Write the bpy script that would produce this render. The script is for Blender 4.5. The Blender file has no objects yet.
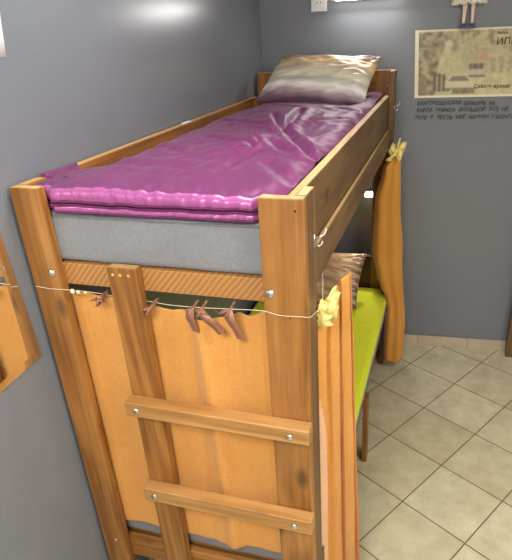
import bpy, bmesh, math, random
from mathutils import Vector, Matrix, noise
random.seed(7)
C = bpy.context.scene.collection
PI = math.pi
def R(d): return math.radians(d)
def lin(c):
    c /= 255.0
    return c / 12.92 if c <= 0.04045 else ((c + 0.055) / 1.055) ** 2.4
def S(r, g, b): return (lin(r), lin(g), lin(b), 1.0)
def lerp(a, b, t): return a + (b - a) * t
def interp(pts, t):
    if t <= pts[0][0]: return pts[0][1]
    for (a, va), (b, vb) in zip(pts, pts[1:]):
        if t <= b:
            k = (t - a) / (b - a); k = k * k * (3 - 2 * k)
            return va + (vb - va) * k
    return pts[-1][1]

# ------------------------------------------------------------------ materials
class NT:
    def __init__(s, name):
        s.m = bpy.data.materials.new(name); s.m.use_nodes = True
        s.t = s.m.node_tree; s.b = s.t.nodes['Principled BSDF']
    def n(s, typ, **kw):
        nd = s.t.nodes.new(typ)
        for k, v in kw.items(): setattr(nd, k, v)
        return nd
    def l(s, a, b): s.t.links.new(a, b)
    def ramp(s, fac, stops):
        r = s.n('ShaderNodeValToRGB'); e = r.color_ramp.elements
        while len(e) < len(stops): e.new(0.5)
        for el, (p, c) in zip(e, stops): el.position = p; el.color = c
        s.l(fac, r.inputs[0]); return r.outputs[0]
    def coords(s, scale=(1, 1, 1), rnd=True, rot=(0, 0, 0)):
        tc = s.n('ShaderNodeTexCoord'); mp = s.n('ShaderNodeMapping')
        mp.inputs['Scale'].default_value = scale; mp.inputs['Rotation'].default_value = rot
        s.l(tc.outputs['Object'], mp.inputs['Vector'])
        if rnd:
            oi = s.n('ShaderNodeObjectInfo'); mu = s.n('ShaderNodeVectorMath', operation='SCALE')
            cm = s.n('ShaderNodeCombineXYZ')
            for i in range(3): s.l(oi.outputs['Random'], cm.inputs[i])
            s.l(cm.outputs[0], mu.inputs[0]); mu.inputs['Scale'].default_value = 37.0
            ad = s.n('ShaderNodeVectorMath', operation='ADD')
            s.l(mp.outputs[0], ad.inputs[0]); s.l(mu.outputs[0], ad.inputs[1])
            return ad.outputs[0]
        return mp.outputs[0]
    def noise(s, vec, scale, detail=4, rough=0.55, dist=0.0):
        n = s.n('ShaderNodeTexNoise'); n.inputs['Scale'].default_value = scale
        n.inputs['Detail'].default_value = detail; n.inputs['Roughness'].default_value = rough
        n.inputs['Distortion'].default_value = dist
        s.l(vec, n.inputs['Vector']); return n.outputs['Fac']
    def mix(s, fac, a, b, mode='MIX'):
        m = s.n('ShaderNodeMix', data_type='RGBA', blend_type=mode)
        if isinstance(fac, (int, float)): m.inputs[0].default_value = fac
        else: s.l(fac, m.inputs[0])
        for i, v in ((6, a), (7, b)):
            if isinstance(v, tuple): m.inputs[i].default_value = v
            else: s.l(v, m.inputs[i])
        return m.outputs[2]
    def bump(s, h, strength=0.2, dist=0.01):
        b = s.n('ShaderNodeBump'); b.inputs['Strength'].default_value = strength
        b.inputs['Distance'].default_value = dist
        s.l(h, b.inputs['Height']); s.l(b.outputs[0], s.b.inputs['Normal'])
    def base(s, c):
        if isinstance(c, tuple): s.b.inputs['Base Color'].default_value = c
        else: s.l(c, s.b.inputs['Base Color'])
        return s
    def set(s, **kw):
        for k, v in kw.items():
            s.b.inputs[k.replace('_', ' ')].default_value = v
        return s.m

def plain(name, col, rough=0.5, metal=0.0, **kw):
    t = NT(name); t.base(col); return t.set(Roughness=rough, Metallic=metal, **kw)

def wood(name, axis, dark, mid, light, rough=0.42, knots=True, fine=70):
    t = NT(name)
    sc = [7, 7, 7]; sc['xyz'.index(axis)] = 0.55
    v = t.coords(tuple(sc))
    big = t.noise(v, 1.0, 3, .5, 1.2)
    wv = t.n('ShaderNodeMath', operation='MULTIPLY'); wv.inputs[1].default_value = 26.0
    t.l(big, wv.inputs[0])
    sn = t.n('ShaderNodeMath', operation='SINE'); t.l(wv.outputs[0], sn.inputs[0])
    mr = t.n('ShaderNodeMapRange'); mr.inputs[1].default_value = -1; mr.inputs[2].default_value = 1
    t.l(sn.outputs[0], mr.inputs[0])
    sc2 = [fine, fine, fine]; sc2['xyz'.index(axis)] = 2.2
    v2 = t.coords(tuple(sc2))
    fn = t.noise(v2, 1.0, 4, .6)
    ad = t.n('ShaderNodeMath', operation='MULTIPLY_ADD'); t.l(mr.outputs[0], ad.inputs[0]); ad.inputs[1].default_value = .33
    ad2 = t.n('ShaderNodeMath', operation='MULTIPLY'); t.l(fn, ad2.inputs[0]); ad2.inputs[1].default_value = .75
    t.l(ad2.outputs[0], ad.inputs[2])
    col = t.ramp(ad.outputs[0], [(0.15, dark), (0.48, mid), (0.85, light)])
    blot = t.noise(t.coords((2.5, 2.5, 2.5)), 1.0, 3, .6)
    mr2 = t.n('ShaderNodeMapRange'); mr2.inputs[1].default_value = .3; mr2.inputs[2].default_value = .75
    mr2.inputs[3].default_value = 0.0; mr2.inputs[4].default_value = .55
    t.l(blot, mr2.inputs[0])
    col = t.mix(mr2.outputs[0], col, dark)
    if knots:
        sk = [5.5, 5.5, 5.5]; sk['xyz'.index(axis)] = 2.6
        vo = t.n('ShaderNodeTexVoronoi'); vo.inputs['Scale'].default_value = 1.0
        t.l(t.coords(tuple(sk)), vo.inputs['Vector'])
        k = t.n('ShaderNodeMapRange'); k.inputs[1].default_value = .05; k.inputs[2].default_value = .13
        k.inputs[3].default_value = .75; k.inputs[4].default_value = 0
        t.l(vo.outputs['Distance'], k.inputs[0])
        col = t.mix(k.outputs[0], col, (dark[0] * .35, dark[1] * .3, dark[2] * .3, 1))
    t.base(col); t.bump(ad.outputs[0], .12, .004)
    return t.set(Roughness=rough, Specular_IOR_Level=.45)

WD, WM, WL = S(92, 56, 22), S(152, 99, 43), S(182, 128, 66)
M = {}
for a in 'xyz': M['wood_' + a] = wood('varnished_pine_' + a, a, WD, WM, WL)
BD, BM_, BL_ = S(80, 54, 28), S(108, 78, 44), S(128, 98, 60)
for a in 'yz': M['brown_' + a] = wood('brown_weathered_shaded_pine_' + a, a, BD, BM_, BL_, .5)  # weathered tone, darkened further for shade on the bed's right side
M['wood_rung'] = wood('worn_pine_rung', 'x', S(128, 88, 44), S(168, 120, 64), S(198, 152, 94), .42)
M['pale'] = wood('pale_cut_wood', 'y', S(176, 130, 76), S(206, 164, 106), S(226, 192, 140), .55, False)
M['redwood'] = wood('dark_red_wood', 'x', S(48, 22, 14), S(66, 32, 20), S(84, 42, 26), .45)
# board with oblique saw marks
t = NT('saw_marked_pine')
wv = t.n('ShaderNodeTexWave', wave_type='BANDS', bands_direction='X'); wv.inputs['Scale'].default_value = 24
wv.inputs['Distortion'].default_value = 1.5; wv.inputs['Detail'].default_value = 2
t.l(t.coords((1, 1, 1), False, (0, R(-40), 0)), wv.inputs['Vector'])
t.base(t.ramp(wv.outputs['Fac'], [(0, S(150, 100, 50)), (.35, S(164, 114, 60)), (1, S(176, 128, 74))]))
t.bump(wv.outputs['Fac'], .15, .003); M['saw'] = t.set(Roughness=.45)

M['steel'] = plain('zinc_steel', S(200, 200, 202), .28, 1.0)
M['dark_hole'] = plain('dark_screw_hole', S(40, 26, 16), .7)
M['wire'] = plain('white_cord', S(206, 192, 168), .6)
M['white_plastic'] = plain('white_plastic', S(232, 232, 230), .4)
M['paper'] = plain('white_paper', S(240, 240, 234), .8)

def wallmat(name, c1, c2, rough):
    t = NT(name)
    n1 = t.noise(t.coords((1, 1, 1), False), 1.3, 3, .5)
    t.base(t.ramp(n1, [(.3, c1), (.7, c2)]))
    n2 = t.noise(t.coords((1, 1, 1), False), 22, 5, .6)
    t.bump(n2, .035, .006)
    return t.set(Roughness=rough, Specular_IOR_Level=.5)
M['wall'] = wallmat('grey_gloss_paint', S(112, 116, 122), S(118, 121, 127), .26)
M['offwhite'] = wallmat('off_white_paint', S(206, 204, 198), S(212, 210, 205), .5)
M['ceil'] = wallmat('white_ceiling_paint', S(226, 226, 222), S(232, 232, 228), .8)

# floor tiles laid on the skew
t = NT('cream_floor_tiles')
TS, TPHI, TOX, TOY = 0.3237, 0.5453, 0.9547, 1.955
tc = t.n('ShaderNodeTexCoord')
sub = t.n('ShaderNodeVectorMath', operation='SUBTRACT'); t.l(tc.outputs['Object'], sub.inputs[0]); sub.inputs[1].default_value = (TOX, TOY, 0)
rt = t.n('ShaderNodeVectorRotate', rotation_type='Z_AXIS'); t.l(sub.outputs[0], rt.inputs['Vector']); rt.inputs['Angle'].default_value = TPHI
ad = t.n('ShaderNodeVectorMath', operation='ADD'); t.l(rt.outputs[0], ad.inputs[0]); ad.inputs[1].default_value = (TS * 20, TS * 20, 0)
br = t.n('ShaderNodeTexBrick', offset=0.0, squash=1.0)
t.l(ad.outputs[0], br.inputs['Vector'])
br.inputs['Scale'].default_value = 1.0; br.inputs['Brick Width'].default_value = TS; br.inputs['Row Height'].default_value = TS
br.inputs['Mortar Size'].default_value = 0.0032; br.inputs['Mortar Smooth'].default_value = .2; br.inputs['Bias'].default_value = 0
br.inputs['Color1'].default_value = S(198, 188, 156); br.inputs['Color2'].default_value = S(212, 204, 176)
br.inputs['Mortar'].default_value = S(112, 98, 70)
nz = t.noise(t.coords((1, 1, 1), False), 9, 6, .65)
cl = t.mix(.55, br.outputs['Color'], t.ramp(nz, [(.3, S(190, 180, 150)), (.7, S(255, 255, 248))]), 'MULTIPLY')
t.base(cl)
inv = t.n('ShaderNodeMath', operation='SUBTRACT'); inv.inputs[0].default_value = 1; t.l(br.outputs['Fac'], inv.inputs[1])
t.bump(inv.outputs[0], .3, .002)
M['floor'] = t.set(Roughness=.34, Specular_IOR_Level=.45)
t = NT('beige_skirting_tiles')
nz = t.noise(t.coords((1, 1, 1), False), 12, 4, .6)
t.base(t.ramp(nz, [(.3, S(178, 160, 138)), (.7, S(196, 180, 158))])); M['skirt'] = t.set(Roughness=.4)

def cloth(name, c1, c2, weave=900, rough=.85, bstr=.12, sheen=.15):
    t = NT(name)
    n1 = t.noise(t.coords((1, 1, 1), False), 5, 4, .6)
    n2 = t.noise(t.coords((1, 1, 1), False), weave, 2, .6)
    n3 = t.noise(t.coords((1, .3, 1), False), 150, 3, .7)
    c = t.ramp(n1, [(.3, c1), (.7, c2)])
    c = t.mix(.25, c, t.ramp(n3, [(.3, S(150, 150, 150)), (.7, S(255, 255, 255))]), 'MULTIPLY')
    t.base(c); t.bump(n2, bstr, .002)
    return t.set(Roughness=rough, Sheen_Weight=sheen, Specular_IOR_Level=.2)
M['orange'] = cloth('orange_curtain_cloth', S(210, 146, 72), S(220, 158, 84))
M['orange_dark'] = cloth('ochre_curtain_cloth', S(204, 138, 56), S(214, 150, 68))
M['reverse'] = cloth('pale_cloth_reverse', S(220, 168, 126), S(228, 180, 140))
M['mattress'] = cloth('grey_mattress_ticking', S(128, 129, 133), S(138, 139, 142), 700, .9)
M['mattress_low'] = cloth('dark_grey_mattress_ticking', S(122, 122, 127), S(132, 132, 136), 700, .9)
M['piping'] = cloth('grey_piping', S(112, 112, 118), S(120, 120, 126))
M['sheet'] = cloth('lime_sheet', S(218, 224, 30), S(228, 234, 46), 800, .85)
def satin(name, c, rough, metal, sheen=(1, 1, 1, 1)):
    t = NT(name)
    n = t.noise(t.coords((1, 1, 1), False), 700, 2, .6)
    n1 = t.noise(t.coords((1, 1, 1), False), 7, 4, .6)
    t.base(t.mix(n1, c, (c[0] * .8, c[1] * .7, c[2] * .8, 1)))
    t.bump(n, .05, .001)
    return t.set(Roughness=rough, Metallic=metal, Anisotropic=.4, Sheen_Weight=.08, Sheen_Roughness=.4)
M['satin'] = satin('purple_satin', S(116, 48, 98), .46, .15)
M['satin_roll'] = satin('purple_satin_highlight', S(172, 92, 150), .34, .2)  # same satin made lighter: the highlight on the foot rolls is painted in
M['satin_edge'] = satin('purple_satin_piping', S(104, 30, 84), .5, .1)
M['brown_ribbon'] = satin('brown_satin_ribbon', S(148, 102, 76), .4, .15)
M['yellow_ribbon'] = satin('pale_yellow_satin_ribbon', S(236, 222, 130), .4, .15)

def vcol_mat(name, rough=.5, metal=0.0, bstr=.05, **kw):
    t = NT(name)
    a = t.n('ShaderNodeAttribute', attribute_name='Col'); t.base(a.outputs['Color'])
    n = t.noise(t.coords((1, 1, 1), False), 600, 2, .6); t.bump(n, bstr, .001)
    return t.set(Roughness=rough, Metallic=metal, **kw)
M['pillow_print'] = vcol_mat('printed_satin', .38, .06, Sheen_Weight=.2)
M['print'] = vcol_mat('sepia_print', .45, 0, .02)
def emis(name, col, s):
    t = NT(name); t.base((.9, .9, .9, 1))
    return t.set(Emission_Color=col, Emission_Strength=s)
M['tube'] = emis('lit_white_diffuser', (1, .97, .92, 1), 14)
M['led'] = emis('lit_warm_diffuser', (1, .86, .62, 1), 9)
M['ceil_glow'] = emis('lit_ceiling_diffuser', (1, .96, .9, 1), 3)
M['mirror'] = plain('mirror_glass', (.92, .93, .92, 1), .015, 1.0)
M['mirror_back'] = plain('mirror_backing', S(60, 60, 62), .5)
M['skin'] = plain('doll_skin', S(238, 206, 186), .5)
M['doll_dress'] = cloth('white_patterned_dress', S(222, 214, 190), S(244, 240, 230), 200)
M['doll_shoe'] = plain('purple_doll_shoe', S(74, 66, 110), .4)
M['doll_hair'] = plain('doll_hair', S(110, 72, 40), .7)
M['doll_stand'] = plain('doll_stand', S(70, 66, 98), .5)
M['ink'] = plain('black_marker_ink', S(26, 26, 28), .5)
M['print_ink'] = plain('brown_print_ink', S(58, 46, 34), .6)

# ------------------------------------------------------------------ helpers
def link(o, parent=None):
    C.objects.link(o)
    if parent: o.parent = parent
    return o
def tag(o, label=None, cat=None, group=None, kind=None):
    if label: o['label'] = label
    if cat: o['category'] = cat
    if group: o['group'] = group
    if kind: o['kind'] = kind
    return o
def empty(name, loc, label, cat, group=None):
    o = bpy.data.objects.new(name, None); o.empty_display_size = .05; o.location = loc
    C.objects.link(o); return tag(o, label, cat, group)
class MB:
    def __init__(s): s.v = []; s.f = []; s.mi = []
    def add(s, vs, fs, m=0):
        k = len(s.v); s.v += [tuple(v) for v in vs]
        for f in fs: s.f.append([i + k for i in f]); s.mi.append(m)
        return s
    def box(s, lo, hi, m=0):
        (a, b, c), (d, e, f) = lo, hi
        return s.add([(a, b, c), (d, b, c), (d, e, c), (a, e, c), (a, b, f), (d, b, f), (d, e, f), (a, e, f)],
              [(0, 3, 2, 1), (4, 5, 6, 7), (0, 1, 5, 4), (1, 2, 6, 5), (2, 3, 7, 6), (3, 0, 4, 7)], m)
    def tube(s, pts, r, n=8, m=0):
        pts = [Vector(p) for p in pts]; rs = r if isinstance(r, (list, tuple)) else [r] * len(pts)
        rings = []; prev = None
        for i, p in enumerate(pts):
            d = (pts[min(i + 1, len(pts) - 1)] - pts[max(i - 1, 0)]).normalized()
            a = prev if prev is not None else (Vector((0, 0, 1)) if abs(d.z) < .9 else Vector((1, 0, 0)))
            x = (a - d * a.dot(d)).normalized(); y = d.cross(x); prev = x
            rings.append([p + (x * math.cos(2 * PI * k / n) + y * math.sin(2 * PI * k / n)) * rs[i] for k in range(n)])
        vs = [v for rg in rings for v in rg]; fs = []
        for i in range(len(pts) - 1):
            for k in range(n):
                fs.append((i * n + k, i * n + (k + 1) % n, (i + 1) * n + (k + 1) % n, (i + 1) * n + k))
        fs.append(tuple(range(n - 1, -1, -1))); fs.append(tuple((len(pts) - 1) * n + k for k in range(n)))
        return s.add(vs, fs, m)
    def grid(s, fn, nu, nv, m=0, closed_u=False):
        vs = [fn(i / (nu - (0 if closed_u else 1)), j / (nv - 1)) for j in range(nv) for i in range(nu)]
        fs = []
        for j in range(nv - 1):
            for i in range(nu - (0 if closed_u else 1)):
                i2 = (i + 1) % nu
                fs.append((j * nu + i, j * nu + i2, (j + 1) * nu + i2, (j + 1) * nu + i))
        return s.add(vs, fs, m)
    def dome(s, c, nrm, r, h, n=14, rings=4, m=0):
        nrm = Vector(nrm).normalized(); a = Vector((0, 0, 1)) if abs(nrm.z) < .9 else Vector((1, 0, 0))
        x = (a - nrm * a.dot(nrm)).normalized(); y = nrm.cross(x); c = Vector(c); vs = []; fs = []
        for j in range(rings):
            th = j / rings * PI / 2
            for k in range(n):
                q = 2 * PI * k / n
                vs.append(c + (x * math.cos(q) + y * math.sin(q)) * r * math.cos(th) + nrm * h * math.sin(th))
        vs.append(c + nrm * h)
        for j in range(rings - 1):
            for k in range(n): fs.append((j * n + k, j * n + (k + 1) % n, (j + 1) * n + (k + 1) % n, (j + 1) * n + k))
        for k in range(n): fs.append(((rings - 1) * n + k, (rings - 1) * n + (k + 1) % n, rings * n))
        fs.append(tuple(range(n - 1, -1, -1)))
        return s.add(vs, fs, m)
    def build(s, name, mats, parent=None, bevel=0, smooth=True, seg=2, solid=0, subsurf=0):
        me = bpy.data.meshes.new(name); me.from_pydata(s.v, [], s.f); me.update()
        bm = bmesh.new(); bm.from_mesh(me)
        for f, mi in zip(bm.faces, s.mi): f.material_index = mi
        bmesh.ops.recalc_face_normals(bm, faces=bm.faces) if not solid else None
        if bevel:
            bmesh.ops.bevel(bm, geom=[e for e in bm.edges], offset=bevel, segments=seg, affect='EDGES', profile=.6, clamp_overlap=True)
        for f in bm.faces: f.smooth = smooth
        bm.to_mesh(me); bm.free()
        for m in (mats if isinstance(mats, (list, tuple)) else [mats]): me.materials.append(m)
        o = link(bpy.data.objects.new(name, me), parent)
        if bevel and smooth:
            wn = o.modifiers.new('wn', 'WEIGHTED_NORMAL'); wn.keep_sharp = True
        if solid:
            so = o.modifiers.new('thick', 'SOLIDIFY'); so.thickness = solid; so.offset = 0
        if subsurf:
            ss = o.modifiers.new('ss', 'SUBSURF'); ss.levels = subsurf; ss.render_levels = subsurf
        return o
def board(name, lo, hi, mat, parent=None, bevel=.003, top=None):
    b = MB().box(lo, hi)
    if top: b.mi[1] = 1
    return b.build(name, [mat, top] if top else mat, parent, bevel)
def text_mesh(name, body, size, mat, loc, parent, zrot, extr=.0006, spacing=1.0, off=0.0):
    cu = bpy.data.curves.new(name, 'FONT'); cu.body = body; cu.size = size; cu.extrude = extr; cu.space_character = spacing; cu.offset = off
    tmp = bpy.data.objects.new('tmp_text', cu); C.objects.link(tmp)
    bpy.context.view_layer.update()
    me = bpy.data.meshes.new_from_object(tmp.evaluated_get(bpy.context.evaluated_depsgraph_get()))
    C.objects.unlink(tmp); bpy.data.objects.remove(tmp); bpy.data.curves.remove(cu)
    me.name = name; me.materials.clear(); me.materials.append(mat)
    mt = Matrix.Translation(loc) @ Matrix.Rotation(zrot, 4, 'Z') @ Matrix.Rotation(R(90), 4, 'X')
    me.transform(mt)
    return link(bpy.data.objects.new(name, me), parent)
def set_vcol(o, fn):
    me = o.data
    ca = me.color_attributes.new('Col', 'FLOAT_COLOR', 'POINT')
    for i, v in enumerate(me.vertices): ca.data[i].color = fn(v.co)

# ------------------------------------------------------------------ camera
cam = bpy.data.cameras.new('camera'); co = bpy.data.objects.new('camera', cam); C.objects.link(co)
yaw, pitch, roll, f = -.2974, -.4535, -.0468, 539.656
F = Vector((math.sin(yaw) * math.cos(pitch), math.cos(yaw) * math.cos(pitch), math.sin(pitch)))
r0 = Vector((math.cos(yaw), -math.sin(yaw), 0)); u0 = r0.cross(F)
r1 = r0 * math.cos(roll) + u0 * math.sin(roll); u1 = -r0 * math.sin(roll) + u0 * math.cos(roll)
mw = Matrix((( r1.x, u1.x, -F.x, 1.0676), (r1.y, u1.y, -F.y, -1.1025), (r1.z, u1.z, -F.z, 2.0097), (0, 0, 0, 1)))
co.matrix_world = mw
cam.sensor_width = 36; cam.sensor_fit = 'AUTO'; cam.lens = f * 36 / 560
cam.shift_x = (256 - 286.881) / 560; cam.shift_y = (291.27 - 280) / 560
cam.clip_start = .02
bpy.context.scene.camera = co

# ------------------------------------------------------------------ the room
PSI = .0732; WX, WY = -.012, 2.1395          # back left corner; the back wall runs slightly askew
cp, sp = math.cos(PSI), math.sin(PSI)
def bw(u, d, z): return Vector((WX + u * cp + d * sp, WY + u * sp - d * cp, z))  # d = distance out from the wall
H = 2.62; XR = 2.5; YF = -2.3
def prism(poly, z0, z1):
    n = len(poly)
    return MB().add([(x, y, z0) for x, y in poly] + [(x, y, z1) for x, y in poly],
        [tuple(range(n - 1, -1, -1)), tuple(range(n, 2 * n))] + [(i, (i + 1) % n, n + (i + 1) % n, n + i) for i in range(n)])
UR = (XR - WX) / cp
a0 = bw(0, 0, 0); a1 = bw(UR, 0, 0); b0 = bw(0, -.12, 0); b1 = bw(UR, -.12, 0)
def struct(o): o['kind'] = 'structure'; return o
floor_poly = [(WX, YF), (XR, YF), (a1.x, a1.y), (a0.x, a0.y)]
struct(prism(floor_poly, -.1, 0).build('floor', M['floor'], None, smooth=False))
struct(prism(floor_poly, H, H + .1).build('ceiling', M['ceil'], None, smooth=False))
struct(MB().box((WX - .12, YF, 0), (WX, WY, H)).build('wall_left', M['wall'], None, smooth=False))
struct(prism([(a0.x - .12, a0.y), (a1.x, a1.y), (b1.x, b1.y), (b0.x - .12, b0.y)], 0, H).build('wall_back', M['wall'], None, smooth=False))
struct(MB().box((XR, YF, 0), (XR + .12, a1.y, H)).build('wall_right', M['offwhite'], None, smooth=False))
struct(MB().box((WX - .12, YF - .12, 0), (XR + .12, YF, H)).build('wall_front', M['offwhite'], None, smooth=False))
# skirting: one row of tiles with joints
sk = MB(); u = .02
while u < UR - .01:
    u2 = min(u + .326, UR - .001)
    p = [bw(u, 0.0005, 0), bw(u2 - .003, 0.0005, 0), bw(u2 - .003, .009, 0), bw(u, .009, 0)]
    k = [(q.x, q.y, .0) for q in p] + [(q.x, q.y, .072) for q in p]
    sk.add(k, [(0, 1, 2, 3), (7, 6, 5, 4), (0, 4, 5, 1), (1, 5, 6, 2), (2, 6, 7, 3), (3, 7, 4, 0)])
    u = u2
struct(sk.build('baseboard_back', M['skirt'], None, smooth=False))

# ------------------------------------------------------------------ bunk bed
W, L, HT, HB, PW, TH, SD = .778, 2.0, 1.674, 1.788, .108, .03, .107
bed = empty('bunk_bed', (0, 0, 0), 'orange-brown varnished wooden bunk bed standing along the grey left wall', 'bunk bed')
def bolt(parent, c, n, r=.0118, lab='silver domed bolt head'):
    b = MB(); b.dome(c, n, r, r * .55)
    o = b.build('bolt', M['steel'], parent); o['label'] = lab; return o
posts = {}
def post(key, front, right):
    z1 = HT if front else HB
    x0, x1 = (W - PW, W) if right else (0, .087 if front else PW)
    y0, y1 = (0, TH) if front else (L, L + TH)
    p = board('post', (x0, y0, 0), (x1, y1, z1), M['wood_z'], bed, .0035, M['pale'])
    sx0, sx1 = (W - .028, W) if right else (0, .028)
    sy0, sy1 = (TH, SD) if front else (L - .095, L)
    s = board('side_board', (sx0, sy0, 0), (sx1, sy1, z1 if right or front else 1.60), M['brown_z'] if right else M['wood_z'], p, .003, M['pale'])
    posts[key] = p
post('fl', True, False); post('fr', True, True); post('bl', False, False); post('br', False, True)
bolt(posts['fl'], (.068, 0, 1.441), (0, -1, 0)); bolt(posts['fr'], (.687, 0, 1.437), (0, -1, 0))
bolt(posts['bl'], (.052, L, 1.72), (0, -1, 0), .006); bolt(posts['br'], (.735, L, 1.71), (0, -1, 0), .006)
bolt(posts['fl'], (.05, 0, .40), (0, -1, 0), .006)
o = MB().dome((.757, .0005, 1.646), (0, -1, 0), .0042, .0008).build('screw_hole', M['dark_hole'], posts['fr'])
o = MB().dome((.735, .0005, 1.375), (0, -1, 0), .003, .0008).build('screw_hole', M['dark_hole'], posts['fr'])
# rails: upper deck
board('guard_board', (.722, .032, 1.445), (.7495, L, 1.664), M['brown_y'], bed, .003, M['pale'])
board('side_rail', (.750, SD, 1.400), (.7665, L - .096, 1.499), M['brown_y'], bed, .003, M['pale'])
board('wall_rail', (.0, SD + .001, 1.44), (.03, L - .097, 1.673), M['wood_y'], bed, .003, M['pale'])
board('foot_rail', (.07, TH + .0, 1.397), (W - PW + .02, TH + .026, 1.4605), M['saw'], bed, .003)
board('headboard', (PW, L + .002, 1.40), (W - PW, L + .028, HB), M['wood_x'], bed, .003, M['pale'])
# decks made of cross slats
def deck(z):
    b = MB(); y = .07
    while y < 1.95:
        b.box((.032, y, z), (.72, y + .075, z + .018)); y += .1
    return b.build('slat_base', M['wood_x'], bed, .002)
deck(1.441); deck(.371)
# rails: lower deck
board('foot_rail', (.07, TH, .30), (W - PW + .02, TH + .026, .390), M['wood_x'], bed, .003)
board('side_rail', (.750, SD, .33), (.777, L - .096, .418), M['brown_y'], bed, .003)
board('wall_rail', (.0, SD + .001, .33), (.03, L - .097, .437), M['wood_y'], bed, .003)
board('headboard', (PW, L + .002, .36), (W - PW, L + .026, .72), M['redwood'], bed, .003)['label'] = 'dark red lower headboard'
board('support_leg', (.779, 1.0, 0), (.803, 1.055, .40), M['wood_z'], bed, .003)
# ladder
lu = board('ladder_upright', (.243, -.001, 0), (.328, .0285, 1.472), M['wood_z'], bed, .003, M['pale'])
for x in (.258, .280, .304):
    o = MB().dome((x, -.001, 1.452), (0, -1, 0), .0042, .0008).build('screw_hole', M['dark_hole'] if x > .31 else M['pale'], lu)
def rung(z0, z1, xl, dz):
    b = MB().box((xl, -.043, z0), (.784, -.0015, z1))
    for i, v in enumerate(b.v):
        if v[0] > .5: b.v[i] = (v[0], v[1], v[2] + dz)
    r = b.build('rung', [M['wood_rung']], bed, .004)
    zc = (z0 + z1) / 2
    bolt(r, (xl + .035, -.043, zc - .002), (0, -1, 0), .0098, 'dull steel bolt head'); bolt(r, (.731, -.043, zc + dz - .003), (0, -1, 0), .0098, 'dull steel bolt head')
rung(1.022, 1.070, .241, -.004); rung(.688, .739, .243, -.005)
# coat hooks
def hook(c, parent, s=1.0, nx=1):
    c = Vector(c); b = MB()
    b.box(c + Vector((0, -.006, -.022)) * s, c + Vector((.003, .006, .022)) * s)
    b.tube([c + Vector((.002, 0, .012)) * s, c + Vector((.018, 0, .014)) * s, c + Vector((.030, .004, .022)) * s, c + Vector((.034, .006, .034)) * s], .0032 * s)
    b.tube([c + Vector((.002, 0, -.010)) * s, c + Vector((.014, 0, -.016)) * s, c + Vector((.022, .002, -.010)) * s, c + Vector((.024, .003, .0)) * s], .003 * s)
    b.dome(c + Vector((.034, .006, .034)) * s, (0, 0, 1), .005 * s, .005 * s)
    return b.build('coat_hook', M['steel'], parent)
hook((.778, .088, 1.545), posts['fr'], .8)
hook((.778, 1.965, 1.60), posts['br'], .8)
o = MB().box((.006, .985, 1.6735), (.024, 1.05, 1.6765)).build('metal_clip', M['white_plastic'], bed, .001); o['label'] = 'small white plate on the wall rail'

# ------------------------------------------------------------------ mattresses
def mattress(name, x0, x1, y0, y1, z0, z1, mat, label, xfn=None, sag=.0):
    nu, n2 = 60, 130
    rr = .022
    def prof(w):        # closed section with round corners in (a: 0..1 across, z)
        pass
    b = MB()
    segs = []
    hw = (x1 - x0) / 2; hz = (z1 - z0) / 2; cx = (x0 + x1) / 2; cz = (z0 + z1) / 2
    # superellipse outline in plan, rounded slab
    def rb(lo, hi):
        return None
    bm_ = bmesh.new(); bmesh.ops.create_cube(bm_, size=1.0)
    bmesh.ops.scale(bm_, vec=(x1 - x0, y1 - y0, z1 - z0), verts=bm_.verts)
    bmesh.ops.translate(bm_, vec=(cx, (y0 + y1) / 2, cz), verts=bm_.verts)
    bmesh.ops.bevel(bm_, geom=list(bm_.edges), offset=rr, segments=5, affect='EDGES', profile=.5)
    bmesh.ops.subdivide_edges(bm_, edges=[e for e in bm_.edges if e.calc_length() > .1], cuts=24, use_grid_fill=True)
    for v in bm_.verts:
        if xfn: v.co.x = xfn(v.co.x, v.co.y)
        if v.co.y < y0 + .03:
            v.co.y += .004 * noise.noise(Vector((v.co.x * 9, 0, v.co.z * 6)))
        v.co.z += .004 * noise.noise(Vector((v.co.x * 5, v.co.y * 5, 3)))
    bmesh.ops.recalc_face_normals(bm_, faces=bm_.faces)
    me = bpy.data.meshes.new(name)
    for fc in bm_.faces: fc.smooth = True
    bm_.to_mesh(me); bm_.free(); me.materials.append(mat)
    o = C.objects.link(bpy.data.objects.new(name, me)) or bpy.data.objects[name]
    o = [q for q in C.objects if q.data == me][0]
    tag(o, label, 'mattress')
    p = MB()
    for z in (z1 - .012,):
        xa, xb = x0 + .03, x1 - .03
        p.tube([(lerp(xa, xb, i / 30), y0 + .002, z + .003 * noise.noise(Vector((i * .4, z * 9, 0)))) for i in range(31)], .0035, 6)
    p.build('seam', M['piping'], o)
    return o
mattress('mattress', .0315, .7205, .0325, 1.975, 1.461, 1.603, M['mattress'], 'thick light grey mattress on the upper bunk under the purple duvet')
def lowx(x, y):
    if x > .4:
        k = min(1, max(0, (y - .28) / .12)) * min(1, max(0, (1.92 - y) / .03))
        return x + .038 * k * min(1, (x - .4) / .34)
    return x
mattress('mattress', .0315, .7485, .0575, 1.975, .391, .510, M['mattress_low'], 'dark grey mattress on the lower bunk under the lime green sheet', lowx)
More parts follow.
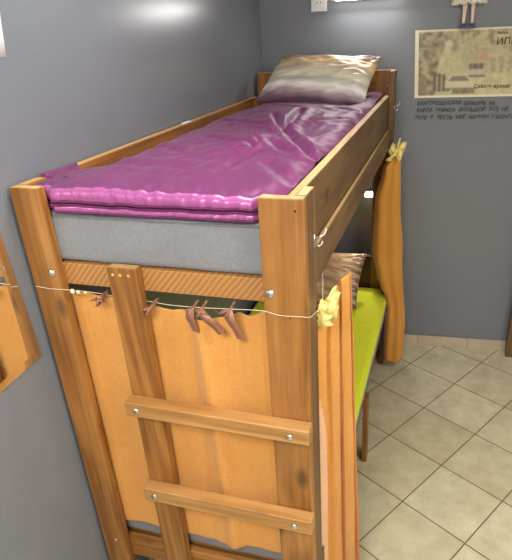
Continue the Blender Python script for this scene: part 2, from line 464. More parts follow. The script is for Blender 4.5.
# lime sheet: covers the top and tucks over the sides
def sheet_fn(u, v):
    # u across, v along
    xs = [(-.02, -1), (.0, 0), (1, 1)]
    y = lerp(.075, 1.97, v)
    xr = lowx(.7485, y) + .0035
    x = lerp(.034, xr, min(1, u / .93))
    z = .5145 + .004 * noise.noise(Vector((x * 5, y * 5, 3))) + .0025 * noise.noise(Vector((x * 14, y * 9, 8)))
    d = max(0, (x - (xr - .018)) / .018)
    z -= .016 * d * d
    if u > .93:
        z -= (u - .93) / .07 * (.012 + .006 * noise.noise(Vector((0, y * 12, 4)))); x = xr + .001
    return (x, y, z)
o = MB().grid(sheet_fn, 50, 140).build('bed_sheet', M['sheet'], None, solid=.003)
tag(o, 'lime green sheet spread over the lower bunk mattress', 'sheet')

# ------------------------------------------------------------------ duvet
def seg_d(p, a, b):
    ax, ay = a; bx, by = b; dx, dy = bx - ax, by - ay
    t = ((p[0] - ax) * dx + (p[1] - ay) * dy) / (dx * dx + dy * dy); t = max(0, min(1, t))
    return math.hypot(p[0] - ax - t * dx, p[1] - ay - t * dy), t
CRE = [((.45, 1.25), (.50, .80), .010, .016), ((.37, 1.12), (.49, .80), .008, .014), ((.50, .80), (.49, .45), .010, .018),
       ((.49, .45), (.42, .36), .007, .018), ((.51, .78), (.70, .40), .009, .016), ((.47, .60), (.64, .42), .005, .016),
       ((.52, .42), (.50, .20), .006, .022), ((.30, .62), (.49, .52), .005, .02), ((.20, 1.0), (.40, .92), .004, .02),
       ((.55, 1.0), (.70, 1.1), .005, .02), ((.12, .50), (.30, .40), .004, .02), ((.60, .30), (.70, .15), .005, .02),
       ((.15, .25), (.40, .22), .004, .025), ((.55, 1.45), (.68, 1.3), .005, .02), ((.25, 1.5), (.42, 1.35), .005, .02)]
def duvet_h(x, y):
    h = 1.6725
    h += .012 * math.sin(PI * min(1, max(0, (x - .03) / .69))) ** .7
    h += .008 * noise.noise(Vector((x * 4.2, y * 3.2, 1.3)))
    w = noise.noise(Vector((x * 3, y * 3, 9))) * .9
    q = Vector((x * 9 + w, y * 5 + w * 2, 2.7)); h += .0060 * (.5 - abs(noise.noise(q))) * 1.3
    q = Vector((x * 16 - y * 9 + w * 2, y * 22 + x * 8, 5.1)); h += .0036 * (.5 - abs(noise.noise(q)))
    q = Vector((x * 38, y * 30, 7.1)); h += .0018 * noise.noise(q)
    for a, b, dep, wd in CRE:
        d, t = seg_d((x, y), a, b)
        d += .006 * noise.noise(Vector((x * 30, y * 30, 0)))
        h += -dep * 1.5 * math.exp(-(d / wd) ** 2) + dep * .9 * math.exp(-((d - wd * 2.0) / (wd * 1.2)) ** 2)
    # falls toward the pillow end and the two rails
    h -= .022 * max(0, min(1, (y - 1.25) / .5))
    if x > .60 and y > 1.5: h += .028 * min(1, (x - .60) / .06) * min(1, (y - 1.5) / .2)
    e = max(0, (x - .665) / .055); h -= .016 * e * e * (1 if y < 1.5 else .4)
    e = max(0, min(1, (.17 - x) / .13)); h -= .070 * e * e * (3 - 2 * e) * min(1, max(0, (y - .20) / .2)) * (1 - .3 * min(1, max(0, (y - 1.2) / .5)))
    return h
YE = 1.93
def xl_edge(y):      # the duvet laps over the wall rail beside the left post
    return .033 if y > .25 else lerp(.008, .033, max(0, (y - .14) / .11)) if y > .112 else .034
def layer(y0, zbot, top_fn, back, rf, seedz, ruff=.0028):
    NP = 22; NB = 150
    def fn(u, v):
        j = v * (NP + NB)
        x = lerp(.034, .7195, u)
        edge = y0 + front_y(x) + .003 * (1 + noise.noise(Vector((x * 7, seedz, 0))))
        side = min(1, min((x - .034) / .03, (.7195 - x) / .03)); side = max(0, side)
        if j <= NP:
            th = -PI / 2 + PI * j / NP
            yy = edge + rf
            zt = top_fn(x, yy); zb = zbot + (seam_z(x) if seedz > 3 else .3 * seam_z(x + 3)); zb = zb + (zt - zb) * (1 - side) * .3
            zc = (zt + zb) / 2; hz = (zt - zb) / 2
            y = yy - rf * math.cos(th); z = zc + hz * math.sin(th)
            y += math.cos(th) * (ruff * noise.noise(Vector((x * 60, seedz * 3, z * 25))) + ruff * .5 * noise.noise(Vector((x * 100, seedz, z * 20)))) + .004 * math.cos(th) * (1 if th > 0 else 0) * 0
            return (x, y, z)
        k = (j - NP) / NB
        y = lerp(edge + rf, back, k)
        xx = lerp(xl_edge(y), .7195, u) if y > .112 else x
        if xx < .0325 and y < .4:
            zz = max(top_fn(xx, y), 1.6765 + .004 * (1 + noise.noise(Vector((xx * 20, y * 20, 0)))))
            return (xx, y, zz)
        return (xx, y, top_fn(xx, y))
    return fn, 240, NP + NB + 1
def front_y(x): return lerp(.0345, .012, max(0, min(1, (x - .088) / .02)) * max(0, min(1, (.668 - x) / .02)))
def top2(x, y): return duvet_h(x, y) - .016 * max(0, 1 - (y - .03) / .12) ** 2 + (.0048 * noise.noise(Vector((x * 30, y * 7, 3))) + .0012 * noise.noise(Vector((x * 62, y * 10, 5)))) * max(0, 1 - (y - .01) / .16)
def seam_z(x): return .0035 * noise.noise(Vector((x * 9, 3, 3))) + .0022 * noise.noise(Vector((x * 27, 7, 3)))
def top1(x, y): return 1.6265 + seam_z(x) + .002 * noise.noise(Vector((x * 10, y * 4, 6)))
d = MB()
fn, nu, nv = layer(.005, 1.6045, top1, .60, .012, 2.0); d.grid(fn, nu, nv)
fn, nu, nv = layer(-.001, 1.6285, top2, YE, .020, 5.0); d.grid(fn, nu, nv)
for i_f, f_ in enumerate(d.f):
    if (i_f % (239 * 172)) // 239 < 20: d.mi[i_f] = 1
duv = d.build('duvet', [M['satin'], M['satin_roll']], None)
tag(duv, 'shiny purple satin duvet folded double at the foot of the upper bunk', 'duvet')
pp = MB()
for (y0, z, s) in ((.0055, 1.6095, 2.0), (.0005, 1.6375, 5.0), (.004, 1.6285, 5.0)):
    pts = []
    for i in range(121):
        x = lerp(.04, .716, i / 120)
        pts.append((x, y0 + front_y(x) + .003 * (1 + noise.noise(Vector((x * 7, s, 0)))), z + (seam_z(x) if s > 3 else .3 * seam_z(x + 3))))
    pp.tube(pts, .0026, 6)
pp.build('piped_seam', M['satin_edge'], duv)['label'] = 'dark piped seam along the foot edge'

# ------------------------------------------------------------------ pillows
def pillow(name, BL, BR, TR, TL, thick, colfn, label, wr=.006, seed=0, ruffle=0):
    BL, BR, TR, TL = map(Vector, (BL, BR, TR, TL))
    nrm = ((BR - BL).cross(TL - BL)).normalized()
    N = 64; vs = []; uv = []; fs = []
    def pos(u, v, side):
        a = u * 2 - 1; c = v * 2 - 1
        pin = .055
        uu = .5 + .5 * a * (1 - pin * (1 - c * c) ** 1.0 * abs(a) ** 2)
        vv = .5 + .5 * c * (1 - pin * 1.6 * (1 - a * a) * abs(c) ** 2)
        p = BL.lerp(BR, uu).lerp(TL.lerp(TR, uu), vv)
        t = max(0, (1 - a ** 2)) ** .52 * max(0, (1 - c ** 2)) ** .52
        w = noise.noise(Vector((u * 5 + seed, v * 7, side))) * wr * t ** .5
        w += (.5 - abs(noise.noise(Vector((u * 6 + v * 3, v * 11 - u * 3, seed + side))))) * wr * 1.4 * t ** .3
        # radial tucks at the corners
        for (cu, cv) in ((0, 0), (1, 0), (0, 1), (1, 1)):
            r = math.hypot(u - cu, v - cv)
            an = math.atan2(v - cv, u - cu)
            w += wr * .7 * math.sin(an * 14) * math.exp(-(r / .22) ** 2) * min(1, r / .05) * min(1, t * 4)
        if ruffle: w += ruffle * math.sin(v * 60) * max(0, (abs(a) - .7) / .3)
        return p + nrm * side * (thick / 2 * t + w * (1 if t > 0.001 else 0))
    idx = {}
    for side in (1, -1):
        for j in range(N + 1):
            for i in range(N + 1):
                edge = i in (0, N) or j in (0, N)
                key = (i, j, 0 if edge else side)
                if key in idx: continue
                idx[key] = len(vs); vs.append(pos(i / N, j / N, side)); uv.append((i / N, j / N))
    def g(i, j, s): return idx[(i, j, 0)] if (i, j, 0) in idx and (i in (0, N) or j in (0, N)) else idx[(i, j, s)]
    for s in (1, -1):
        for j in range(N):
            for i in range(N):
                q = (g(i, j, s), g(i + 1, j, s), g(i + 1, j + 1, s), g(i, j + 1, s))
                fs.append(q if s == 1 else q[::-1])
    b = MB(); b.add(vs, fs); o = b.build(name, M['pillow_print'], None)
    ca = o.data.color_attributes.new('Col', 'FLOAT_COLOR', 'POINT')
    for i, (a, c) in enumerate(uv): ca.data[i].color = colfn(a, c)
    tag(o, label, 'pillow'); return o
def mixc(a, b, t): t = max(0, min(1, t)); return tuple(a[i] + (b[i] - a[i]) * t for i in range(3)) + (1,)
def dusk(u, v):
    w = .05 * noise.noise(Vector((u * 3, v * 4, 1))) + .025 * noise.noise(Vector((u * 9, v * 14, 4)))
    y = v + w + .10 * (u - .5)
    st = [(0, S(96, 66, 84)), (.10, S(160, 140, 142)), (.2, S(232, 226, 216)), (.33, S(172, 168, 156)), (.45, S(214, 206, 180)), (.56, S(176, 160, 138)),
          (.66, S(226, 196, 150)), (.8, S(214, 172, 122)), (.92, S(140, 106, 78)), (1, S(82, 70, 62))]
    c = st[-1][1]
    for (a, ca), (b, cb) in zip(st, st[1:]):
        if y <= b: c = mixc(ca, cb, (y - a) / (b - a)); break
    if v > .5: c = mixc(c, S(82, 72, 68), (v - .5) * 2 * max(0, .62 - u) * 1.3)
    return c
pillow('pillow', (.095, 1.665, 1.673), (.672, 1.60, 1.668), (.712, 1.93, 1.856), (.155, 1.95, 1.872), .13, dusk,
       'satin pillow printed with a beige and grey dusk sky, leaning on the upper headboard', .010, 3)
def brownp(u, v):
    n = noise.noise(Vector((u * 4, v * 9, 2))) + .5 * noise.noise(Vector((u * 10, v * 16, 5)))
    c = mixc(S(222, 186, 146), S(170, 132, 98), .5 + n)
    k = max(0, (u - .84) / .16)
    return mixc(c, S(90, 66, 50) if math.sin(v * 44) > -.2 else S(176, 150, 120), k * .9)
pillow('pillow', (.07, 1.68, .532), (.645, 1.62, .545), (.655, 1.93, .765), (.10, 1.94, .765), .13, brownp,
       'brown satin pillow with a ruffled edge on the lime green sheet of the lower bunk', .008, 8, .006)

# ------------------------------------------------------------------ curtain wire
def catmull(pts, n=8):
    pts = [Vector(p) for p in pts]; out = []
    P = [pts[0]] + pts + [pts[-1]]
    for i in range(1, len(P) - 2):
        for k in range(n):
            t = k / n; a, b, c, d_ = P[i - 1], P[i], P[i + 1], P[i + 2]
            out.append(.5 * ((2 * b) + (c - a) * t + (2 * a - 5 * b + 4 * c - d_) * t * t + (3 * b - a - 3 * c + d_) * t ** 3))
    out.append(pts[-1]); return out
wire_pts = [(.004, -.003, 1.398), (.05, -.003, 1.394), (.09, -.003, 1.395), (.12, .008, 1.390), (.17, .024, 1.380), (.24, .033, 1.369), (.335, .033, 1.364), (.40, .022, 1.366), (.483, .011, 1.373),
            (.58, .006, 1.381), (.665, -.0035, 1.390), (.71, -.0035, 1.382), (.766, -.0035, 1.384), (.7805, -.002, 1.383), (.7815, .03, 1.37), (.783, .082, 1.357), (.792, .11, 1.362)]
cord = MB().tube(catmull(wire_pts, 6), .0010, 6)
cord.tube(catmull([(.792, .11, 1.362), (.772, .2, 1.385), (.745, .35, 1.396), (.738, .8, 1.412), (.738, 1.2, 1.42), (.742, 1.6, 1.42), (.775, 1.78, 1.418), (.80, 1.79, 1.415), (.775, 1.9, 1.42)], 8), .0013, 6)
cw = cord.build('string', M['wire'], None)
tag(cw, 'thin white string strung around the bed posts to carry the curtains', 'string')
k = MB(); k.dome((.118, .004, 1.389), (0, -1, 0), .008, .007); k.dome((.132, .008, 1.386), (.4, -1, .2), .006, .006); k.dome((.15, .015, 1.383), (0, -1, 0), .005, .005)
k.build('knot', M['wire'], cw)

# ------------------------------------------------------------------ curtains
def ribbon(pts, w, name, mat, parent, wdir=(1, 0, 0), twist=0.0):
    pts = catmull(pts, 6); b = MB(); wd = Vector(wdir).normalized(); vs = []
    n = len(pts)
    for i, p in enumerate(pts):
        d_ = (pts[min(i + 1, n - 1)] - pts[max(i - 1, 0)]).normalized()
        a = Matrix.Rotation(twist * i / n, 3, d_) @ wd
        vs += [p - a * w / 2, p + a * w / 2]
    fs = [(2 * i, 2 * i + 1, 2 * i + 3, 2 * i + 2) for i in range(n - 1)]
    b.add(vs, fs); return b.build(name, mat, parent, solid=.0012)
TIES = (.12, .20, .32, .43, .478, .578, .655)
def front_curtain(u, v):
    x = lerp(.05, .70, u)
    near = min(abs(x - t) for t in TIES)
    dip = .010 * min(1, (near / .04) ** 1.3) + .002 * noise.noise(Vector((x * 18, 0, 1)))
    zt = interp([(.08, 1.366), (.16, 1.366), (.26, 1.356), (.33, 1.345), (.40, 1.346), (.455, 1.334), (.5, 1.334), (.55, 1.338), (.6, 1.354), (.68, 1.366)], x) - dip
    zb = .459 + .004 * math.sin(x * 11)
    z = lerp(zb, zt, v)
    a = .0075 * math.sin(x * 31 + .8 * noise.noise(Vector((x * 2, z * 1.3, 0)))) + .038 * math.exp(-((x - .478 - .02 * (1 - v)) / .024) ** 2) - .010 * math.exp(-((x - .432 + .015 * (1 - v)) / .02) ** 2)
    a += .012 * math.exp(-((x - .60) / .02) ** 2) * v - .006 * math.exp(-((x - .54) / .03) ** 2); a = max(-.008, min(.040, a)) if x > .36 else max(-.008, min(.012, a))
    a *= 1 if .11 < x < .645 else .4
    a += .004 * noise.noise(Vector((x * 6, z * 2.5, 4))) + .0025 * noise.noise(Vector((x * 20, z * 4, 14)))
    lift = .55 + .4 * v
    return (x, .046 - a * lift * .8 - (.003 * (1 - v)), z)
fc = MB().grid(front_curtain, 150, 90).build('curtain', M['orange'], None, solid=.002)
tag(fc, 'flat orange curtain hanging behind the ladder across the foot of the lower bunk', 'curtain', 'orange bunk curtains')
def tie(x, z, big):
    b = MB()
    b.tube([(x + .009 * math.cos(q / 10 * 2 * PI), .022 + .03 * math.sin(q / 10 * 2 * PI), z - .008 + .015 * math.sin(q / 10 * 2 * PI + 1.2)) for q in range(11)], .0035, 6)
    tr = b.build('ribbon_tie', M['brown_ribbon'], fc); tr['label'] = 'brown satin ribbon tie'
    for (dx, dz, tw) in big:
        ribbon([(x, .004, z), (x + dx * .4, -.006, z - dz * .3), (x + dx * .8, .004, z - dz * .7), (x + dx, .010, z - dz)], .024, 'ribbon_tail', M['brown_ribbon'], tr, (1, .15, .1), tw)
tie(.195, 1.375, [(.016, .012, .8), (-.02, .008, -.6)]); tie(.466, 1.372, [(.004, .072, .5)]); tie(.492, 1.374, [(.055, .070, -.5), (.02, .02, .8)])
tie(.570, 1.380, [(.026, .088, .4), (-.03, .016, 1)]); tie(.345, 1.364, [(-.012, .016, .4)])

# side curtain drawn up by the front post
def side_curtain(u, v):
    top = lerp(1.345, 1.372, max(0, min(1, (u - .5) * 6)))
    z = lerp(.035, top, v); h = (z - .035) / 1.34
    xa, xb = lerp(.771, .772, h), lerp(.874, .832, h)
    yc = lerp(.132, lerp(.33, .30, h), u ** .8)
    n = 2.7
    ph = -1.2 + u * n * 2 * PI + .7 * noise.noise(Vector((u * 3, z * 1.1, 3))) + .6 * (1 - h)
    g = math.exp(-((z - 1.315) / .06) ** 2) * (1 if u < .62 else .2)   # gathered under the ribbon
    amp = lerp(.036, .024, h) * (.8 + .5 * noise.noise(Vector((u * 5, z * .7, 8)))) * (1 - .4 * g) * min(1, .3 + 1.6 * u)
    x = lerp(xa, xb, u + .06 * math.sin(2 * ph)) + .003 * noise.noise(Vector((u * 9, z * 4, 2)))
    y = max(yc + amp * math.sin(ph), .1115)
    lo = .7945 if z < .56 and y > .29 else (.7535 if y > .113 else .7795)
    return (max(x, lo + .003 * u), y, z)
scm = MB().grid(side_curtain, 240, 110)
for i_f, f_ in enumerate(scm.f):      # the paler reverse of the cloth shows along the turned-back edge
    u_, v_ = (i_f % 239) / 239, (i_f // 239) / 109
    if u_ < .16 - .12 * max(0, v_ - .55) / .2 and v_ < .76: scm.mi[i_f] = 1
sc_ = scm.build('curtain', [M['orange_dark'], M['reverse']], None, solid=.002)
tag(sc_, 'orange side curtain bunched up beside the right front bed post near the ladder', 'curtain', 'orange bunk curtains')
def far_curtain(u, v):
    z = lerp(.088, 1.40, v)
    xl = interp([(.07, .786), (.3, .7865), (.46, .7885), (.53, .780), (.6, .750), (.66, .728), (.82, .697), (1.12, .703), (1.30, .742), (1.385, .785), (1.42, .79)], z)
    xr = interp([(.07, .905), (.3, .908), (.83, .868), (1.13, .842), (1.34, .834), (1.42, .830)], z)
    if z < .46: xl = max(xl, .7805)
    q = 2 * PI * u
    fold = 1 + .22 * math.sin(q * 5 + .6 * noise.noise(Vector((0, 0, z * 2)))) + .12 * math.sin(q * 4 + 1 + z)
    cx, rx = (xl + xr) / 2, (xr - xl) / 2
    ry = interp([(.07, .046), (.55, .042), (.8, .05), (1.3, .035), (1.42, .022)], z)
    x = cx + rx * math.cos(q) * (1 + .02 * math.sin(q * 5))
    y = 1.852 + ry * math.sin(q) * fold
    zz = z - (.02 * (1 - v) ** 8) * math.sin(q + .6) * 0 + (.035 * (1 - v) ** 10) * (abs(math.cos(q)) ** 3)
    return (x, y, zz)
fcur = MB().grid(far_curtain, 160, 90, closed_u=True).build('curtain', M['orange_dark'], None, solid=.002)
tag(fcur, 'long ochre orange curtain gathered at the far end of the bunk near the back wall', 'curtain', 'orange bunk curtains')
# pale yellow ribbon bows
def bow(c, s, parent, dirs, seed):
    c = Vector(c); rnd = random.Random(seed); b = MB()
    b.dome(c, (.5, -.8, .1), .012 * s, .014 * s); b.dome(c, (-.5, .8, -.1), .012 * s, .010 * s)
    kn = b.build('ribbon_bow', M['yellow_ribbon'], parent); kn['label'] = 'pale yellow satin ribbon'
    for d_ in dirs:
        d_ = Vector(d_) * s
        if d_.z < -.03:
            ribbon([c, c + d_ * .4 + Vector((.006, -.012, 0)), c + d_ * .75 + Vector((-.004, -.006, 0)), c + d_], .030 * s, 'ribbon_tail', M['yellow_ribbon'], kn, (.9, .4, .2), rnd.uniform(-.8, .8))
        else:
            ribbon([c, c + d_ * .6 + Vector((0, -.012, .012)) * s, c + d_, c + d_ * .62 + Vector((0, .0, -.016)) * s, c], .038 * s, 'ribbon_loop', M['yellow_ribbon'], kn, (.25, .35, 1), rnd.uniform(-.5, .5))
bow((.793, .116, 1.350), .95, sc_, [(.034, .0, .002), (.034, .035, .014), (-.012, -.012, .006), (.014, -.012, -.050), (-.010, -.006, -.056), (.024, .05, .026), (.036, .01, -.016)], 3)
bow((.812, 1.80, 1.41), 1.05, fcur, [(.045, .0, .02), (-.03, -.01, .015), (.03, -.01, -.025), (-.035, -.02, -.05), (.015, -.01, .045)], 5)

# ------------------------------------------------------------------ things on the walls
# mirror on the left wall, hung a little crooked
mir = empty('wall_mirror', (WX + .0005, -.035, 1.189), 'mirror with a shiny slanted edge hanging crooked on the grey left wall', 'mirror')
mir.rotation_euler = (R(3.3), 0, 0)
MWd, MH, BV = .52, .70, .026
MB().box((0, -MWd, 0), (.0025, 0, MH)).build('backing', M['mirror_back'], mir)
MB().add([(.0055, -MWd + BV, BV), (.0055, -BV, BV), (.0055, -BV, MH - BV), (.0055, -MWd + BV, MH - BV)], [(0, 1, 2, 3)]).build('mirror_glass', M['mirror'], mir, smooth=False)
b = MB(); o_ = [(.003, -MWd, 0), (.003, 0, 0), (.003, 0, MH), (.003, -MWd, MH)]; i_ = [(.0054, -MWd + BV, BV), (.0054, -BV, BV), (.0054, -BV, MH - BV), (.0054, -MWd + BV, MH - BV)]
b.add(o_ + i_, [(i, (i + 1) % 4, 4 + (i + 1) % 4, 4 + i) for i in range(4)])
b.build('bevelled_edge', M['mirror'], mir, smooth=False)['label'] = 'bevelled mirror edge strip'
# sheet of paper
o = MB().grid(lambda u, v: (WX + .0004 + .001 * math.sin(v * 3), lerp(-.085, lerp(.119, .1625, v), u), lerp(1.974, 2.272, v)), 6, 8).build('paper_sheet', M['paper'], None, solid=.0006)
tag(o, 'white sheet of paper stuck on the grey left wall above the mirror', 'paper')
# socket
def wbox(u0, u1, d0, d1, z0, z1, name, mat, parent=None, bevel=.002):
    p = [bw(u0, d0, 0), bw(u1, d0, 0), bw(u1, d1, 0), bw(u0, d1, 0)]
    b = MB().add([(q.x, q.y, z0) for q in p] + [(q.x, q.y, z1) for q in p], [(0, 1, 2, 3), (7, 6, 5, 4), (0, 4, 5, 1), (1, 5, 6, 2), (2, 6, 7, 3), (3, 7, 4, 0)])
    return b.build(name, mat, parent, bevel)
so = empty('wall_socket', bw(.341, 0, 2.12), 'square white wall socket on the back wall above the upper bunk', 'socket')
def inlocal(o, root): o.matrix_parent_inverse = Matrix.Translation(-root.location); return o
inlocal(wbox(.297, .385, .0005, .011, 2.083, 2.168, 'socket_plate', M['white_plastic'], so, .003), so)
fp = wbox(.314, .368, .0112, .0125, 2.10, 2.152, 'socket_face', M['white_plastic'], so, .0005); inlocal(fp, so)
b = MB()
for du in (-.0095, .0095):
    c = bw(.341 + du, .0126, 2.126); b.dome(c, (-sp * -1 if False else sp, -cp, 0), .0032, .0006)
inlocal(b.build('pin_hole', M['dark_hole'], so), so)
# lamp over the upper bunk
wl = empty('wall_light', bw(.60, 0, 2.14), 'lit slim white strip light on the back wall above the pillow', 'light')
inlocal(wbox(.43, .79, .0005, .016, 2.128, 2.165, 'light_housing', M['white_plastic'], wl, .003), wl)
b = MB(); b.tube([bw(.434, .026, 2.146), bw(.786, .026, 2.146)], .0165, 16)
inlocal(b.build('diffuser', M['tube'], wl), wl)
b = MB(); b.tube(catmull([bw(.386, .006, 2.135), bw(.40, .012, 2.139), bw(.42, .010, 2.136), bw(.432, .008, 2.14)], 6), .003, 6)
inlocal(b.build('power_cord', M['white_plastic'], wl), wl)
# small light inside the lower bunk
ll = empty('bunk_light', bw(.637, 0, 1.06), 'small lit lamp on the back wall inside the lower bunk', 'light')
inlocal(wbox(.612, .664, .0005, .03, 1.058, 1.085, 'light_housing', M['white_plastic'], ll, .003), ll)
inlocal(wbox(.614, .662, .0302, .042, 1.052, 1.082, 'diffuser', M['led'], ll, .003), ll)

# poster
PU0, PU1, PZ0, PZ1 = .865, 1.475, 1.622, 1.968
po = empty('poster', bw((PU0 + PU1) / 2, 0, (PZ0 + PZ1) / 2), 'sepia poster of an old street with parked cars on the back wall', 'poster')
def in_poly(x, y, P):
    r = False; j = len(P) - 1
    for i in range(len(P)):
        if (P[i][1] > y) != (P[j][1] > y) and x < (P[j][0] - P[i][0]) * (y - P[i][1]) / (P[j][1] - P[i][1]) + P[i][0]: r = not r
        j = i
    return r
def poster_col(X, Y):    # metres from the lower left corner; 1 px of the photo is about 6 mm
    x, y = X / .00605, Y / .0051      # photo pixels right of / above the corner
    if x < 3.4 or y < 2.4 or x > 97.5 or y > 66.2: return S(228, 218, 188)
    n = noise.noise(Vector((x * .16, y * .16, 1))) * 1.3; n2 = noise.noise(Vector((x * .45, y * .45, 5))) + .5 * noise.noise(Vector((x * 1.1, y * 1.1, 8))); n3 = noise.noise(Vector((x * .12, y * .12, 9)))
    c = mixc(S(204, 192, 152), S(180, 166, 126), .5 + n3)                                  # sky / haze
    if y > 40: c = mixc(c, S(128, 116, 84), max(0, .3 + n * 1.1 + n2 * .9) * min(1, (y - 40) / 12))     # leaves overhead
    if y < 26: c = mixc(S(206, 192, 146), S(188, 172, 128), .5 + n)                        # road
    if 24 < y < 40 and x > 54: c = mixc(S(150, 138, 106), S(196, 182, 140), .5 + n2 + .3 * math.sin(x * .9))  # houses at right
    if 36 < y < 46 and 50 < x < 64: c = mixc(S(178, 146, 116), S(190, 162, 128), .5 + n2)   # reddish roof
    if in_poly(x, y, [(38, 30), (46, 64), (54, 30)]): c = mixc(S(190, 178, 140), S(160, 148, 114), .5 + n2)  # spire far off
    if in_poly(x, y, [(22, 24), (28, 44), (40, 46), (44, 24)]): c = mixc(S(200, 190, 142), S(172, 162, 120), .5 + n2)
    if in_poly(x, y, [(3, 2), (3, 67), (24, 67), (26, 52), (21, 36), (18, 2)]): c = mixc(S(98, 86, 64), S(176, 160, 122), .45 + n * .9 + n2 * .7)   # dark tree
    if in_poly(x, y, [(4, 4), (5, 22), (10, 24), (12, 4)]): c = mixc(S(150, 128, 96), S(112, 94, 70), .5 + n2)
    # van
    if in_poly(x, y, [(46, 20), (46, 31), (49, 35), (61, 35), (62, 20)]):
        c = S(186, 178, 150)
        if 28 < y < 34 and 47.5 < x < 60: c = S(84, 76, 62) if (x % 5) > .9 else S(150, 140, 112)
        if y < 22.5: c = S(92, 82, 66)
    # people by the tree
    for cx_, hh in ((18, 27), (22, 25), (26, 24), (30, 20)):
        if abs(x - cx_) < 1.5 + .7 * noise.noise(Vector((y * .5, cx_, 0))) and 6 < y < hh: c = S(82, 70, 52)
    # car in front
    if in_poly(x, y, [(27, 8), (27, 16), (32, 23), (46, 23.5), (51, 16), (56, 14), (56, 8)]):
        c = S(204, 194, 160)
        if in_poly(x, y, [(30, 16.5), (33, 21.6), (45, 22), (49, 16.5)]): c = S(116, 108, 88)
        if y < 9.5: c = S(110, 98, 76)
    if in_poly(x, y, [(33, 4), (34, 8.5), (52, 8.5), (54, 4.5), (44, 3)]): c = mixc(S(96, 84, 64), S(150, 136, 104), .3 + n2)
    c = mixc(c, S(216, 204, 166), .10)
    return c
NX, NY = 200, 130
b = MB().grid(lambda u, v: bw(lerp(PU0, PU1, u) + .016 * (1 - v) - .002, .0025, lerp(PZ0, PZ1, v)), NX, NY)
ps = b.build('poster_sheet', M['print'], po, smooth=False, solid=.0006); inlocal(ps, po)
ca = ps.data.color_attributes.new('Col', 'FLOAT_COLOR', 'POINT')
pix = [[poster_col(i / (NX - 1) * (PU1 - PU0), j / (NY - 1) * (PZ1 - PZ0)) for i in range(NX)] for j in range(NY)]
for _ in range(2):
    q = [r_[:] for r_ in pix]
    for j in range(6, NY - 2):
        for i in range(8, NX - 6):
            nb = [pix[j + dj][i + di] for dj in (-1, 0, 1) for di in (-1, 0, 1)]
            q[j][i] = tuple(sum(c_[k_] for c_ in nb) / 9 for k_ in range(3)) + (1,)
    pix = q
for j in range(NY):
    for i in range(NX): ca.data[j * NX + i].color = pix[j][i]
def ptext(body, u, z, size, mat, name='printed_word', parent=po):
    o = text_mesh(name, body, size, mat, bw(u + .012, .0034, z), parent, PSI, .0003, 1.0, .0007)
    inlocal(o, parent); return o
for wd, uu, zz, sz in (('Сквозь', 1.183, 1.669, .028), ('время', 1.285, 1.667, .028), ('И', 1.275, 1.883, .046), ('ПРАВДА', 1.312, 1.883, .046), ('Былое', 1.275, 1.935, .017)):
    ptext(wd, uu, zz, sz, M['print_ink'], 'printed_word')
# handwriting on the wall
wn_ = empty('wall_writing', bw(.9, 0, 1.55), 'three lines of black handwriting on the back wall under the poster', 'writing')
rng = random.Random(4)
def hand(body, u, z, h, adv, drop):
    o = None
    x = u
    for wd in body.split(' '):
        ww = len(wd) * adv
        t_ = text_mesh('handwritten_word', wd, h * rng.uniform(.94, 1.06), M['ink'], Vector((0, 0, 0)), wn_, 0, .0002, 1.0, .0003)
        xs = [v.co.x for v in t_.data.vertices]; k = (ww - adv * .15) / max(.001, max(xs) - min(xs))
        for v in t_.data.vertices:
            sx = v.co.z * .12
            du = (v.co.x - min(xs)) * k + sx + .0008 * math.sin(v.co.x * 90)
            p = bw(x + du, .0012 - v.co.y, z + v.co.z + .002 * math.sin((x + v.co.x) * 45) - drop * (x - u))
            v.co = p
        inlocal(t_, wn_)
        x += ww + adv * .9
hand('БЛАГОВЕЩЕНСКАЯ ЦЕРКОВЬ НА', .898, 1.583, .031, .0170, .02)
hand('КАРЛА МАРКСА (БОЛЬШОЙ УЛ) НЕ СТАРА', .896, 1.545, .031, .0180, .0)
hand('ЗАТО В ЧЕСТЬ НЕЁ НАЗВАН Г.БЛАГОВЕЩ', .886, 1.505, .031, .0180, .0)

# doll standing on the top edge of the poster
dl = empty('doll', bw(1.128, .034, 1.980), 'small doll in a white frilly dress standing on the top edge of the poster', 'doll')
dl.rotation_euler = (0, 0, PSI); dl.scale = (1.35, 1.2, 1.3)
def skin_body(name, joints, edges, mat, parent):
    me = bpy.data.meshes.new(name); me.from_pydata([j[:3] for j in joints], edges, []); me.materials.append(mat)
    o = link(bpy.data.objects.new(name, me), parent)
    o.modifiers.new('skin', 'SKIN')
    for i, j in enumerate(joints): me.skin_vertices[0].data[i].radius = (j[3], j[3])
    me.skin_vertices[0].data[0].use_root = True
    o.modifiers.new('ss', 'SUBSURF').levels = 2; o.modifiers['ss'].render_levels = 2
    for p_ in me.polygons: p_.use_smooth = True
    return o
J = [(0, 0, .125, .018), (0, 0, .165, .017), (0, 0, .20, .020), (0, 0, .222, .008), (0, 0, .25, .022), (0, 0, .275, .017),
     (-.014, 0, .11, .011), (-.015, 0, .06, .0085), (-.016, 0, .012, .006), (-.016, -.012, .006, .005),
     (.014, 0, .11, .011), (.015, 0, .06, .0085), (.016, 0, .012, .006), (.016, -.012, .006, .005),
     (-.026, 0, .205, .007), (-.042, -.004, .165, .006), (-.046, -.016, .13, .005), (.026, 0, .205, .007), (.042, -.004, .165, .006), (.046, -.016, .13, .005)]
E_ = [(0, 1), (1, 2), (2, 3), (3, 4), (4, 5), (0, 6), (6, 7), (7, 8), (8, 9), (0, 10), (10, 11), (11, 12), (12, 13), (2, 14), (14, 15), (15, 16), (2, 17), (17, 18), (18, 19)]
skin_body('body', J, E_, M['skin'], dl)
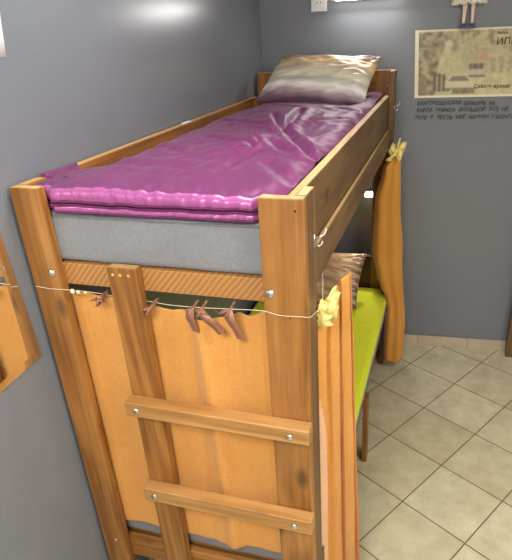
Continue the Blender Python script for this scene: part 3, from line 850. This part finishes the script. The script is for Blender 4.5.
def skirt_(u, v):
    q = 2 * PI * u
    r = interp([(0, .062), (.35, .048), (.6, .026), (.75, .022), (1, .026)], v) * (1 + .09 * (1 - v) * math.sin(q * 11))
    z = lerp(.078, .218, v) + .004 * (1 - v) * math.sin(q * 11 + 1)
    return (r * math.cos(q), r * .42 * math.sin(q), z) if True else None
MB().grid(skirt_, 88, 24, closed_u=True).build('dress', M['doll_dress'], dl, solid=.0015)
def hair_(u, v):
    q = 2 * PI * u; th = v * PI * .62
    return (.027 * math.sin(th) * math.cos(q), .004 + .026 * math.sin(th) * math.sin(q), .262 + .030 * math.cos(th) - (.03 * v if math.sin(q) > -.3 else 0))
MB().grid(hair_, 24, 10, closed_u=True).build('hair', M['doll_hair'], dl, solid=.002)
for s in (-1, 1):
    b = MB(); b.dome((s * .016, -.006, .0005), (0, 0, 1), .0115, .011); b.build('shoe', M['doll_shoe'], dl)
for s in (-1, 1):
    b = MB(); b.dome((s * .008, -.0215, .256), (0, -1, 0), .0028, .0015); b.build('eye', M['dark_hole'], dl)
MB().box((-.032, -.022, -.007), (.032, .018, .0)).build('stand', M['doll_stand'], dl, .001)

# wooden post at the right edge
wp = empty('wooden_post', (1.55, 2.165, 0), 'brown wooden post standing on the floor tiles at the right edge by the back wall', 'post')
board('front_board', (0, 0, 0), (.108, .03, 1.67), M['brown_z'], wp, .003)
board('side_board', (0, .03, 0), (.028, .06, 1.67), M['brown_z'], wp, .003)

# unseen ceiling lights: the main one behind the camera, two more added as fill
for (lx, ly, lab) in ((.5, .25, 'small square fill light added on the ceiling over the upper bunk'), (.75, -1.5, 'unseen flat square ceiling light in front of the foot of the bed'), (1.9, -.4, 'flat square fill light added on the ceiling above the tiled floor at the right')):
    r_ = .17 if lx < .6 else .32
    cl = empty('unseen_ceiling_light', (lx, ly, H), lab, 'light', 'unseen ceiling lights')
    MB().box((-r_, -r_, -.05), (r_, r_, -.0005)).build('light_housing', M['white_plastic'], cl, .006)
    MB().box((-r_ + .02, -r_ + .02, -.058), (r_ - .02, r_ - .02, -.0502)).build('diffuser', M['ceil_glow'], cl, .002)

# ------------------------------------------------------------------ light
def area(name, loc, rot, sx, sy, power, col=(1, 1, 1)):
    l = bpy.data.lights.new(name, 'AREA'); l.shape = 'RECTANGLE'; l.size = sx; l.size_y = sy; l.energy = power; l.color = col
    o = bpy.data.objects.new(name, l); o.location = loc; o.rotation_euler = rot; C.objects.link(o); return o
area('unseen_ceiling_lamp', (.75, -1.5, H - .062), (0, 0, 0), .58, .58, 52, (1, .98, .955))
area('unseen_ceiling_lamp', (.5, .25, H - .062), (0, 0, 0), .30, .30, 11, (1, .985, .97))  # fill added to brighten the top of the left wall
area('unseen_ceiling_lamp', (1.9, -.4, H - .062), (0, 0, 0), .58, .58, 38, (1, .975, .94))  # fill added to brighten the right-hand floor and the left wall
p = bw(.61, .06, 2.125); area('strip_lamp', p, (R(-35), 0, PSI), .34, .03, 2.2, (1, .97, .93))
p = bw(.637, .05, 1.045)
l = bpy.data.lights.new('bunk_lamp', 'SPOT'); l.energy = 8; l.spot_size = R(95); l.spot_blend = .6; l.color = (1, .88, .66); l.shadow_soft_size = .02
o = bpy.data.objects.new('bunk_lamp', l); o.location = p; o.rotation_euler = (R(-46), 0, 0); C.objects.link(o)
w = bpy.data.worlds.new('world'); bpy.context.scene.world = w; w.use_nodes = True
w.node_tree.nodes['Background'].inputs[0].default_value = (.5, .5, .52, 1); w.node_tree.nodes['Background'].inputs[1].default_value = .1
vs = bpy.context.scene.view_settings; vs.view_transform = 'Standard'; vs.look = 'None'; vs.exposure = 0.0
